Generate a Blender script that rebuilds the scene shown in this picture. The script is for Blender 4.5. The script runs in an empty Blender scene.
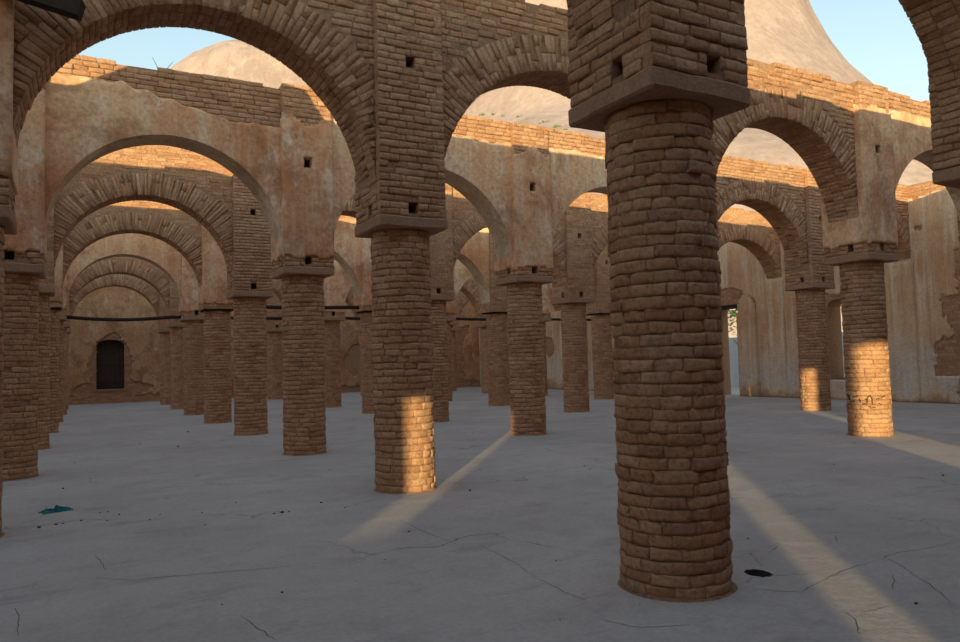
import bpy, bmesh, math, random
import numpy as np
from mathutils import Matrix, Vector, noise as mnoise

random.seed(7)
RNG = np.random.default_rng(7)
scene = bpy.context.scene
COL = scene.collection

# ------------------------------------------------------------------ camera, sky, sun, exposure
CAM = Vector((0, 0, 1.65))
FWD = Vector((0.4823951395, 0.8742923499, 0.0539241719))
RGT = Vector((0.8759489106, -0.4816816734, -0.0263869563))
UPV = Vector((-0.0029043713, -0.0599637590, 0.9981963295))
cam_data = bpy.data.cameras.new('camera')
cam_data.sensor_width = 36.0
cam_data.lens = 27.66
cam_data.clip_start = 0.05
cam_data.clip_end = 5000
cam = bpy.data.objects.new('camera', cam_data)
m = Matrix((RGT, UPV, -FWD)).transposed().to_4x4()
m.translation = CAM
cam.matrix_world = m
COL.objects.link(cam)
scene.camera = cam

SUN_AZ = math.radians(38.4)      # direction the light travels, from +Y towards +X
SUN_EL = math.radians(5.6)
world = bpy.data.worlds.new('sky')
scene.world = world
world.use_nodes = True
wn, wl = world.node_tree.nodes, world.node_tree.links
wn.clear()
w_out = wn.new('ShaderNodeOutputWorld')
w_bg = wn.new('ShaderNodeBackground')
w_sky = wn.new('ShaderNodeTexSky')
w_sky.sky_type = 'NISHITA'
w_sky.sun_disc = False
w_sky.sun_elevation = math.radians(40)
w_sky.sun_rotation = SUN_AZ + math.pi
w_sky.altitude = 500
w_sky.air_density = 3.0
w_sky.dust_density = 0.0
w_sky.ozone_density = 6.0
w_bg.inputs['Strength'].default_value = 0.21
w_hs = wn.new('ShaderNodeHueSaturation')
w_hs.inputs['Saturation'].default_value = 0.84
wl.new(w_sky.outputs[0], w_hs.inputs['Color'])
wl.new(w_hs.outputs[0], w_bg.inputs['Color'])
wl.new(w_bg.outputs[0], w_out.inputs['Surface'])

sun_data = bpy.data.lights.new('sun', 'SUN')
sun_data.energy = 6.6
sun_data.angle = math.radians(0.42)
sun_data.color = (1.0, 0.88, 0.48)
sun = bpy.data.objects.new('sun', sun_data)
d_sun = Vector((math.sin(SUN_AZ) * math.cos(SUN_EL), math.cos(SUN_AZ) * math.cos(SUN_EL), -math.sin(SUN_EL)))
sun.rotation_euler = d_sun.to_track_quat('-Z', 'Y').to_euler()
sun.location = (-30, -35, 30)
COL.objects.link(sun)

vs = scene.view_settings
vs.view_transform = 'Standard'
vs.look = 'None'
vs.gamma = 1.0
vs.use_curve_mapping = False
vs.exposure = 0.0

# ------------------------------------------------------------------ layout (metres)
XI = {-1: -0.944, 0: 3.828, 1: 8.823, 2: 13.681, 3: 18.519}
YJ = {0: -0.85, 1: 4.103, 2: 9.085, 3: 13.905, 4: 18.736, 5: 23.50, 6: 28.20, 7: 32.80, 8: 37.30}
XS = {(1, 1): 8.69, (-1, 2): -1.03, (-1, 3): -0.89, (-1, 4): -0.845, (-1, 5): -0.745, (-1, 6): -0.685, (-1, 7): -0.62, (-1, 8): -0.58, (0, 7): 3.885, (0, 8): 3.92}                       # columns a little off the grid
XW = 23.0                                  # face of the window wall
YE = 41.9                                  # face of the end wall
YB = -10.0                                 # inner face of the wall behind
XL = -15.4                                 # inner face of the opposite side wall
R = 0.396
SLAB_T = 0.145
HW = 0.478                                  # slab half width
PW = 0.463                                 # pier half width
TH = 0.33                                  # arch half thickness
TOP = 6.87
CROWN = {0: 5.8, 1: 5.75, 2: 5.82, 3: 5.69, 4: 5.67, 5: 5.67, 6: 5.63, 7: 5.55, 8: 5.5}
def colx(i, j):
    return XS.get((i, j), XI[i])
def slab_z(i, j):
    z = 3.38 + {1: 0.06, 2: 0.0, 3: -0.045, 4: -0.03}.get(j, -0.02)
    return z + {(-1, 2): -0.2, (-1, 3): -0.12, (3, 3): 0.1}.get((i, j), 0)
def nz(x, y=0.0, z=0.0):
    return mnoise.noise(Vector((x, y, z)))

ORD = ['zeroth', 'first', 'second', 'third', 'fourth', 'fifth', 'sixth', 'seventh', 'eighth']
def arc_word(j): return ORD[9 - j]
def row_word(i): return ORD[4 - i]

# ------------------------------------------------------------------ object helpers
def tag(o, label=None, cat=None, group=None, kind=None):
    if label: o['label'] = label
    if cat: o['category'] = cat
    if group: o['group'] = group
    if kind: o['kind'] = kind
    return o
def empty(name, loc, label=None, cat=None, group=None, kind=None):
    o = bpy.data.objects.new(name, None)
    o.empty_display_size = 0.3
    COL.objects.link(o)
    o.location = loc
    return tag(o, label, cat, group, kind)
def link(name, me, parent=None, loc=(0, 0, 0), kind=None):
    o = bpy.data.objects.new(name, me)
    COL.objects.link(o)
    if parent is not None:
        o.parent = parent
    o.location = loc
    if kind: o['kind'] = kind
    return o
def mesh(name, verts, faces, mat, smooth=False, rnd=None):
    me = bpy.data.meshes.new(name)
    me.from_pydata([tuple(v) for v in verts], [], [tuple(int(k) for k in f) for f in faces])
    me.materials.append(mat)
    if smooth:
        me.polygons.foreach_set('use_smooth', [True] * len(me.polygons))
    a = me.attributes.new('rnd', 'FLOAT', 'POINT')
    a.data.foreach_set('value', np.full(len(me.vertices), 0.5 if rnd is None else rnd, dtype=np.float32))
    me.update()
    return me
def mesh_np(name, V, F, mat, smooth=False, rnd=None):
    """quads only, numpy arrays"""
    me = bpy.data.meshes.new(name)
    V = np.asarray(V, dtype=np.float32); F = np.asarray(F, dtype=np.int32)
    me.vertices.add(len(V)); me.vertices.foreach_set('co', V.ravel())
    k = F.shape[1]
    me.loops.add(F.size); me.loops.foreach_set('vertex_index', F.ravel())
    me.polygons.add(len(F))
    me.polygons.foreach_set('loop_start', np.arange(0, F.size, k, dtype=np.int32))
    me.polygons.foreach_set('loop_total', np.full(len(F), k, dtype=np.int32))
    if smooth:
        me.polygons.foreach_set('use_smooth', np.ones(len(F), dtype=bool))
    me.materials.append(mat)
    a = me.attributes.new('rnd', 'FLOAT', 'POINT')
    a.data.foreach_set('value', np.asarray(rnd if rnd is not None else np.full(len(V), .5), dtype=np.float32))
    me.update(calc_edges=True)
    me.validate()
    return me

class MB:
    """collects polygons"""
    def __init__(s): s.v = []; s.f = []
    def add(s, vs, fs):
        n = len(s.v); s.v += [tuple(p) for p in vs]; s.f += [tuple(n + k for k in f) for f in fs]
    def quad(s, a, b, c, d): s.add([a, b, c, d], [(0, 1, 2, 3)])
    def box(s, x0, x1, y0, y1, z0, z1):
        s.add([(x0, y0, z0), (x1, y0, z0), (x1, y1, z0), (x0, y1, z0), (x0, y0, z1), (x1, y0, z1), (x1, y1, z1), (x0, y1, z1)],
              [(0, 3, 2, 1), (4, 5, 6, 7), (0, 1, 5, 4), (1, 2, 6, 5), (2, 3, 7, 6), (3, 0, 4, 7)])
    def tube(s, pts, rad, n=8):
        rings = []
        for k, p in enumerate(pts):
            p = Vector(p)
            a = Vector(pts[max(k - 1, 0)]); b = Vector(pts[min(k + 1, len(pts) - 1)])
            t = (b - a).normalized()
            u = t.cross(Vector((0.13, 0.2, 1))).normalized() if abs(t.z) < .9 else t.cross(Vector((1, 0, 0))).normalized()
            w = t.cross(u)
            rr = rad[k] if isinstance(rad, (list, tuple)) else rad
            rings.append([p + rr * (math.cos(2 * math.pi * q / n) * u + math.sin(2 * math.pi * q / n) * w) for q in range(n)])
        vs = [v for r_ in rings for v in r_]
        fs = []
        for k in range(len(rings) - 1):
            for q in range(n):
                fs.append((k * n + q, k * n + (q + 1) % n, (k + 1) * n + (q + 1) % n, (k + 1) * n + q))
        fs.append(tuple(range(n))[::-1]); fs.append(tuple((len(rings) - 1) * n + q for q in range(n)))
        s.add(vs, fs)
    def build(s, name, mat, parent=None, loc=(0, 0, 0), kind=None, smooth=False):
        o = link(name, mesh(name, s.v, s.f, mat, smooth), parent, loc, kind)
        return o

# ------------------------------------------------------------------ materials
def new_mat(name):
    mt = bpy.data.materials.new(name); mt.use_nodes = True
    nt = mt.node_tree; nt.nodes.clear()
    out = nt.nodes.new('ShaderNodeOutputMaterial'); b = nt.nodes.new('ShaderNodeBsdfPrincipled')
    nt.links.new(b.outputs[0], out.inputs[0])
    b.inputs['Roughness'].default_value = 0.95
    b.inputs['Specular IOR Level'].default_value = 0.15
    return mt, nt, b
def N(nt, typ, **kw):
    n = nt.nodes.new(typ)
    for k, v in kw.items():
        if hasattr(n, k) and k not in n.inputs: setattr(n, k, v)
        else: n.inputs[k].default_value = v
    return n
def L(nt, a, b): nt.links.new(a, b)
def pos(nt, scale=(1, 1, 1)):
    g = N(nt, 'ShaderNodeNewGeometry')
    mp = N(nt, 'ShaderNodeMapping'); mp.inputs['Scale'].default_value = scale
    L(nt, g.outputs['Position'], mp.inputs['Vector'])
    return mp.outputs[0]
def noise(nt, vec, scale, detail=4, rough=0.6, dist=0.0):
    n = N(nt, 'ShaderNodeTexNoise'); n.inputs['Scale'].default_value = scale; n.inputs['Detail'].default_value = detail
    n.inputs['Roughness'].default_value = rough; n.inputs['Distortion'].default_value = dist
    L(nt, vec, n.inputs['Vector'])
    return n.outputs['Fac']
def ramp(nt, fac, stops):
    r_ = N(nt, 'ShaderNodeValToRGB')
    e = r_.color_ramp.elements
    while len(e) < len(stops): e.new(0.5)
    for k, (p, c) in enumerate(stops):
        e[k].position = p
        e[k].color = (c, c, c, 1) if isinstance(c, (int, float)) else (*c, 1)
    L(nt, fac, r_.inputs[0])
    return r_.outputs[0]
def mix(nt, fac, a, b, mode='MIX'):
    n = N(nt, 'ShaderNodeMix', data_type='RGBA', blend_type=mode)
    if isinstance(fac, (int, float)): n.inputs[0].default_value = fac
    else: L(nt, fac, n.inputs[0])
    for v, s in ((a, 6), (b, 7)):
        if isinstance(v, tuple): n.inputs[s].default_value = (*v, 1)
        else: L(nt, v, n.inputs[s])
    return n.outputs[2]
def math_(nt, op, a, b=None):
    n = N(nt, 'ShaderNodeMath', operation=op)
    for k, v in enumerate((a, b)):
        if v is None: continue
        if isinstance(v, (int, float)): n.inputs[k].default_value = v
        else: L(nt, v, n.inputs[k])
    return n.outputs[0]
def bump(nt, bsdf, h, strength, dist):
    b = N(nt, 'ShaderNodeBump'); b.inputs['Strength'].default_value = strength; b.inputs['Distance'].default_value = dist
    L(nt, h, b.inputs['Height']); L(nt, b.outputs[0], bsdf.inputs['Normal'])

def brick_material(name, stops, dust, dust_amt=0.35, bump_s=0.7):
    mt, nt, b = new_mat(name)
    at = N(nt, 'ShaderNodeAttribute', attribute_name='rnd')
    oi = N(nt, 'ShaderNodeObjectInfo')
    r_ = math_(nt, 'FRACT', math_(nt, 'ADD', at.outputs['Fac'], oi.outputs['Random']))
    c = ramp(nt, r_, stops)
    p = pos(nt)
    c = mix(nt, math_(nt, 'MULTIPLY', ramp(nt, noise(nt, p, 1.1, 5), [(0.35, 0.0), (0.7, 1.0)]), dust_amt), c, dust)
    c = mix(nt, 1.0, c, ramp(nt, noise(nt, p, 28, 6, 0.7), [(0.30, 0.5), (0.48, 0.95), (0.7, 1.2)]), 'MULTIPLY')
    c = mix(nt, ramp(nt, noise(nt, p, 3.3, 5, 0.7), [(0.56, 0.0), (0.74, 0.55)]), c, (0.10, 0.07, 0.055))
    L(nt, c, b.inputs['Base Color'])
    h = math_(nt, 'ADD', noise(nt, p, 46, 9, 0.8), math_(nt, 'MULTIPLY', noise(nt, p, 16, 4), 0.4))
    bump(nt, b, h, bump_s, 0.034)
    return mt
M = {}
M['brick'] = brick_material('fired_brick', [(0, (0.41, 0.175, 0.082)), (0.25, (0.48, 0.22, 0.106)), (0.55, (0.53, 0.255, 0.128)),
                                            (0.85, (0.58, 0.30, 0.16)), (0.97, (0.42, 0.19, 0.10))], (0.58, 0.33, 0.18))
M['mortar'] = brick_material('mud_mortar', [(0, (0.40, 0.20, 0.105)), (1, (0.44, 0.225, 0.12))], (0.50, 0.28, 0.155), 0.4, 0.9)

def plaster_material(name, base, light, dark, streak=1.0):
    mt, nt, b = new_mat(name)
    p = pos(nt); ps = pos(nt, (3.2, 3.2, 0.28))
    c = mix(nt, ramp(nt, noise(nt, p, 0.55, 6, 0.62), [(0.42, 0.0), (0.64, 1.0)]), base, dark)
    c = mix(nt, ramp(nt, noise(nt, ps, 1.3, 5, 0.6), [(0.52, 0.0), (0.76, 0.5 * streak)]), c, light)
    c = mix(nt, ramp(nt, noise(nt, pos(nt, (1, 1, 0.55)), 1.7, 9, 0.75), [(0.52, 0.0), (0.66, 0.8)]), c, light)
    c = mix(nt, ramp(nt, noise(nt, pos(nt, (4.5, 4.5, 0.2)), 1.9, 4, 0.6), [(0.58, 0.0), (0.8, 0.45 * streak)]), c, tuple(0.55 * v for v in dark))
    c = mix(nt, ramp(nt, noise(nt, p, 1.2, 8, 0.72, 0.5), [(0.5, 0.0), (0.62, 0.6)]), c, tuple(0.62 * v for v in dark))
    c = mix(nt, 1.0, c, ramp(nt, noise(nt, p, 13, 9, 0.78), [(0.32, 0.62), (0.5, 1.0), (0.68, 1.2)]), 'MULTIPLY')
    L(nt, c, b.inputs['Base Color'])
    h = math_(nt, 'ADD', noise(nt, p, 22, 7, 0.7), math_(nt, 'MULTIPLY', noise(nt, p, 4, 4), 1.2))
    bump(nt, b, h, 0.45, 0.02)
    return mt
M['plaster'] = plaster_material('lime_plaster', (0.76, 0.40, 0.205), (0.86, 0.62, 0.41), (0.60, 0.235, 0.10))
M['plaster_pale'] = plaster_material('pale_plaster', (0.66, 0.44, 0.27), (0.76, 0.57, 0.40), (0.54, 0.32, 0.18), 0.5)  # paler copy of the wall plaster; on soffits it carries their lit look
M['plaster_ochre'] = plaster_material('ochre_plaster', (0.58, 0.29, 0.14), (0.72, 0.46, 0.26), (0.42, 0.18, 0.075), 0.6)

mt, nt, b = new_mat('side_wall_plaster')       # window wall: salt bloom low down, red stains higher
p = pos(nt)
g = N(nt, 'ShaderNodeNewGeometry'); sx = N(nt, 'ShaderNodeSeparateXYZ'); L(nt, g.outputs['Position'], sx.inputs[0])
c = mix(nt, ramp(nt, noise(nt, p, 0.6, 6, 0.62), [(0.36, 0.0), (0.64, 1.0)]), (0.72, 0.43, 0.235), (0.58, 0.285, 0.135))
c = mix(nt, ramp(nt, noise(nt, pos(nt, (3, 3, 0.25)), 1.4, 5), [(0.50, 0.0), (0.68, 0.7)]), c, (0.80, 0.59, 0.40))
c = mix(nt, ramp(nt, noise(nt, pos(nt, (5, 5, 0.18)), 1.5, 5), [(0.55, 0.0), (0.70, 0.6)]), c, (0.36, 0.16, 0.08))
zz = math_(nt, 'ADD', sx.outputs[2], math_(nt, 'MULTIPLY', noise(nt, p, 0.9, 6, 0.65), 2.6))
salt = math_(nt, 'MULTIPLY', ramp(nt, math_(nt, 'DIVIDE', zz, 5.0), [(0.30, 0.0), (0.38, 1.0), (0.52, 0.75), (0.68, 0.0)]), ramp(nt, noise(nt, p, 5, 7, 0.75), [(0.36, 0.1), (0.62, 0.9)]))
c = mix(nt, salt, c, (0.62, 0.53, 0.44))
c = mix(nt, ramp(nt, math_(nt, 'DIVIDE', zz, 5.0), [(0.26, 0.85), (0.34, 0.0)]), c, (0.38, 0.215, 0.115))
c = mix(nt, 1.0, c, ramp(nt, noise(nt, p, 16, 7, 0.72), [(0.28, 0.7), (0.5, 1.0), (0.72, 1.15)]), 'MULTIPLY')
L(nt, c, b.inputs['Base Color']); bump(nt, b, noise(nt, p, 18, 7, 0.7), 0.4, 0.02)
M['side_plaster'] = mt

mt, nt, b = new_mat('rough_slab')
p = pos(nt)
c = mix(nt, noise(nt, p, 2.2, 6), (0.36, 0.18, 0.095), (0.44, 0.24, 0.14))
c = mix(nt, 1.0, c, ramp(nt, noise(nt, p, 30, 6, 0.7), [(0.25, 0.65), (0.5, 1.0), (0.75, 1.15)]), 'MULTIPLY')
L(nt, c, b.inputs['Base Color']); bump(nt, b, noise(nt, p, 20, 9, 0.75), 0.8, 0.035)
M['slab'] = mt

mt, nt, b = new_mat('floor_screed')
p = pos(nt)
c = mix(nt, ramp(nt, noise(nt, p, 0.35, 6, 0.6), [(0.35, 0.0), (0.65, 1.0)]), (0.455, 0.36, 0.295), (0.37, 0.29, 0.235))
c = mix(nt, ramp(nt, noise(nt, p, 1.7, 7, 0.7), [(0.52, 0.0), (0.75, 0.55)]), c, (0.51, 0.41, 0.345))
c = mix(nt, ramp(nt, noise(nt, p, 0.8, 5, 0.65, 0.6), [(0.60, 0.0), (0.70, 0.45)]), c, (0.29, 0.245, 0.20))
c = mix(nt, ramp(nt, noise(nt, p, 2.4, 8, 0.75, 0.4), [(0.50, 0.0), (0.70, 0.6)]), c, (0.33, 0.25, 0.195))
c = mix(nt, ramp(nt, noise(nt, pos(nt, (0.7, 2.2, 1)), 1.1, 8, 0.7), [(0.56, 0.0), (0.66, 0.5)]), c, (0.25, 0.205, 0.17))
vo = N(nt, 'ShaderNodeTexVoronoi', feature='DISTANCE_TO_EDGE'); vo.inputs['Scale'].default_value = 0.42
wob = N(nt, 'ShaderNodeVectorMath', operation='ADD')
nn = N(nt, 'ShaderNodeTexNoise'); nn.inputs['Scale'].default_value = 1.6; nn.inputs['Detail'].default_value = 6; L(nt, p, nn.inputs['Vector'])
sc = N(nt, 'ShaderNodeVectorMath', operation='SCALE'); sc.inputs['Scale'].default_value = 0.8; L(nt, nn.outputs['Color'], sc.inputs[0])
L(nt, p, wob.inputs[0]); L(nt, sc.outputs[0], wob.inputs[1]); L(nt, wob.outputs[0], vo.inputs['Vector'])
crk = math_(nt, 'MULTIPLY', ramp(nt, vo.outputs['Distance'], [(0.0, 1.0), (0.007, 0.0)]), ramp(nt, noise(nt, p, 0.5, 3), [(0.5, 0.0), (0.6, 0.75)]))
c = mix(nt, crk, c, (0.10, 0.085, 0.075))
c = mix(nt, 1.0, c, ramp(nt, noise(nt, p, 24, 7, 0.75), [(0.25, 0.80), (0.5, 1.0), (0.75, 1.12)]), 'MULTIPLY')
L(nt, c, b.inputs['Base Color'])
h = math_(nt, 'SUBTRACT', math_(nt, 'ADD', math_(nt, 'MULTIPLY', noise(nt, p, 9, 7, 0.65), 0.8), noise(nt, p, 1.2, 4)), math_(nt, 'MULTIPLY', crk, 0.8))
bump(nt, b, h, 0.35, 0.03)
b.inputs['Roughness'].default_value = 0.85
M['floor'] = mt

def plain(name, col, rough=0.9, var=0.25, scale=14, bs=0.3):
    mt, nt, b = new_mat(name)
    p = pos(nt)
    c = mix(nt, 1.0, col, ramp(nt, noise(nt, p, scale, 6, 0.65), [(0.25, 1 - var), (0.75, 1 + var)]), 'MULTIPLY')
    L(nt, c, b.inputs['Base Color']); b.inputs['Roughness'].default_value = rough
    bump(nt, b, noise(nt, p, scale * 2, 6, 0.7), bs, 0.01)
    return mt
M['dark'] = plain('crack_dirt_hole_shade', (0.085, 0.07, 0.06))
M['wood'] = plain('dark_timber', (0.045, 0.028, 0.018), 0.9)
M['door_wood'] = plain('weathered_door_wood', (0.065, 0.042, 0.03), 0.75, 0.3, 9)
M['charcoal'] = plain('black_paint', (0.035, 0.028, 0.022))
M['stone'] = plain('dark_stone', (0.07, 0.06, 0.055))
M['bag'] = plain('teal_plastic', (0.012, 0.11, 0.12), 0.4, 0.3, 20)
M['leaf'] = plain('tree_leaf', (0.20, 0.26, 0.06), 0.6, 0.4, 3)
M['shrub'] = plain('grey_green_shrub', (0.17, 0.20, 0.09), 0.8, 0.3, 2)
M['bark'] = plain('grey_bark', (0.12, 0.10, 0.08))
M['sand'] = plain('dusty_ground', (0.47, 0.40, 0.32), 0.95, 0.15, 0.8)
M['limewash'] = plain('limewashed_wall', (0.58, 0.56, 0.53), 0.9, 0.12, 2)

mt, nt, b = new_mat('granite_rock')
p = pos(nt, (0.02, 0.02, 0.02)); pv = pos(nt, (0.05, 0.05, 0.006))
c = mix(nt, ramp(nt, noise(nt, p, 1.2, 6, 0.6), [(0.35, 0.0), (0.65, 1.0)]), (0.44, 0.305, 0.25), (0.37, 0.25, 0.205))
c = mix(nt, ramp(nt, noise(nt, pv, 1.6, 6, 0.65), [(0.46, 0.0), (0.66, 0.8)]), c, (0.31, 0.215, 0.175))
c = mix(nt, ramp(nt, noise(nt, pos(nt, (0.09, 0.09, 0.012)), 1.3, 5, 0.6), [(0.55, 0.0), (0.72, 0.6)]), c, (0.51, 0.37, 0.305))
c = mix(nt, 1.0, c, ramp(nt, noise(nt, p, 22, 7, 0.7), [(0.25, 0.82), (0.75, 1.14)]), 'MULTIPLY')
L(nt, c, b.inputs['Base Color'])
bump(nt, b, math_(nt, 'ADD', noise(nt, p, 9, 8, 0.62), noise(nt, pv, 3.0, 6, 0.6)), 0.35, 3.0)
M['rock'] = mt

# ------------------------------------------------------------------ brick shapes
def brick_arrays(nx, nz_, Lx, H, D, bev, jit, curve_r=None, seed=0):
    rg = np.random.default_rng(seed)
    xs = np.linspace(-Lx / 2, Lx / 2, nx); zs = np.linspace(-H / 2, H / 2, nz_)
    if nx > 3: xs = np.concatenate([[-Lx / 2], np.linspace(-Lx / 2 * 0.86, Lx / 2 * 0.86, nx - 2), [Lx / 2]])
    V = []
    for b_ in range(nz_):
        for a in range(nx):
            x, z = xs[a], zs[b_]
            y = 0.0
            ex = a in (0, nx - 1); ez = b_ in (0, nz_ - 1)
            if ex: y += bev
            if ez: y += bev
            y += rg.normal(0, jit)
            if ez: z += rg.normal(0, jit * 0.8)
            if ex: x += rg.normal(0, jit)
            if curve_r: y += curve_r - math.sqrt(max(curve_r ** 2 - x * x, 1e-6))
            V.append((x, y, z))
    F = []
    for b_ in range(nz_ - 1):
        for a in range(nx - 1):
            k = b_ * nx + a
            F.append((k, k + 1, k + nx + 1, k + nx))
    per = [a for a in range(nx)] + [b_ * nx + nx - 1 for b_ in range(1, nz_)] + [(nz_ - 1) * nx + a for a in range(nx - 2, -1, -1)] + [b_ * nx for b_ in range(nz_ - 2, 0, -1)]
    n0 = len(V)
    for k in per:
        V.append((V[k][0], D, V[k][2]))
    for q in range(len(per)):
        q2 = (q + 1) % len(per)
        F.append((per[q2], per[q], n0 + q, n0 + q2))
    return np.array(V), np.array(F)
def box_arrays(Lx, D, H, bev, jit, seed):
    rg = np.random.default_rng(seed)
    bm = bmesh.new(); bmesh.ops.create_cube(bm, size=1.0)
    for v in bm.verts: v.co = Vector((v.co.x * Lx, v.co.y * D, v.co.z * H))
    bmesh.ops.bevel(bm, geom=list(bm.edges), offset=bev, segments=1, affect='EDGES', profile=0.5)
    bmesh.ops.triangulate(bm, faces=list(bm.faces))
    for v in bm.verts: v.co += Vector(rg.normal(0, jit, 3))
    bm.verts.index_update()
    V = np.array([v.co[:] for v in bm.verts]); F = np.array([[v.index for v in f.verts] for f in bm.faces])
    bm.free()
    return V, F
BL, BH = 0.28, 0.088
NV = 8
FAM = {
    'curved': [brick_arrays(5, 4, BL, BH, 0.10, 0.0025, 0.0042, R, 10 + k) for k in range(NV)],
    'flat': [brick_arrays(5, 4, BL, BH, 0.10, 0.0025, 0.0036, None, 30 + k) for k in range(NV)],
    'curved_far': [brick_arrays(3, 3, BL, BH, 0.06, 0.0, 0.0012, R, 50 + k) for k in range(NV)],
    'flat_far': [brick_arrays(3, 3, BL, BH, 0.06, 0.0, 0.0012, None, 70 + k) for k in range(NV)],
    'vous': [box_arrays(0.26, 0.22, 0.084, 0.006, 0.0032, 90 + k) for k in range(NV)],
}
FRONT = {'curved': 12, 'flat': 12, 'curved_far': 4, 'flat_far': 4}
FAM_MESH = {}
def fam_mesh(fam, k):
    key = (fam, k)
    if key not in FAM_MESH:
        V, F = FAM[fam][k]
        FAM_MESH[key] = mesh_np('brick_' + fam, V, F, M['brick'], smooth=False, rnd=np.full(len(V), k / NV))
        if fam != 'vous':
            nf = (F.shape[0]); nfr = FRONT[fam]
            FAM_MESH[key].polygons.foreach_set('use_smooth', np.arange(nf) < nfr)
    return FAM_MESH[key]
class Bricks:
    """placements: family, variant, 3x3 (columns = scaled axes), position (local to the thing)"""
    def __init__(s): s.single = []; s.joined = []
    def put(s, fam, A, t, single=False, nm='brick'):
        k = int(RNG.integers(NV))
        (s.single if single else s.joined).append((fam, k, np.asarray(A, float), np.asarray(t, float)))
    def emit(s, parent, joined_name='brickwork'):
        for fam, k, A, t in s.single:
            o = link('voussoir' if fam == 'vous' else 'brick', fam_mesh(fam, k), parent)
            mm = Matrix(A.tolist()).to_4x4(); mm.translation = Vector(t.tolist())
            o.matrix_basis = mm
        for tri in (False, True):
            items = [it for it in s.joined if (it[0] == 'vous') == tri]
            if not items: continue
            Vs, Fs, Rn = [], [], []
            n = 0
            for fam, k, A, t in items:
                V, F = FAM[fam][k]
                Vs.append(V @ A.T + t); Fs.append(F + n); n += len(V)
                Rn.append(np.full(len(V), RNG.random()))
            o = link(joined_name, mesh_np(joined_name, np.concatenate(Vs), np.concatenate(Fs), M['brick'], False, np.concatenate(Rn)), parent, kind='stuff')
            if not tri:
                sm_ = np.concatenate([np.arange(len(FAM[fam][k][1])) < (FRONT[fam] if 'far' not in fam else 0) for fam, k, A, t in items])
                if len(sm_) == len(o.data.polygons): o.data.polygons.foreach_set('use_smooth', sm_); o.data.update()
def axes(ex, ey, ez, sx=1, sy=1, sz=1):
    return np.array([np.array(ex) * sx, np.array(ey) * sy, np.array(ez) * sz]).T
def tilt(a):
    """small random rotation about the outward axis"""
    return math.cos(a), math.sin(a)

# ------------------------------------------------------------------ columns
def rough_slab(hw, t, seed, cuts=9, amp=0.012):
    bm = bmesh.new(); bmesh.ops.create_cube(bm, size=1.0)
    for v in bm.verts: v.co = Vector((v.co.x * 2 * hw, v.co.y * 2 * hw, v.co.z * t))
    bmesh.ops.bevel(bm, geom=list(bm.edges), offset=0.018, segments=1, affect='EDGES', profile=0.5)
    bmesh.ops.subdivide_edges(bm, edges=[e for e in bm.edges if e.calc_length() > 0.2], cuts=cuts, use_grid_fill=True)
    for v in bm.verts:
        q = v.co * 5 + Vector((seed * 3.1, 0, seed))
        v.co += amp * Vector((nz(*q), nz(q.x + 9, q.y, q.z), 0.7 * nz(q.x, q.y + 7, q.z)))
    me = bpy.data.meshes.new('capital_slab'); bm.to_mesh(me); bm.free()
    me.materials.append(M['slab'])
    return me
SINGLE_COLS = {(0, 1), (0, 2), (0, 3), (1, 3), (2, 2), (0, 4), (-1, 3), (-1, 2)}
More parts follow.
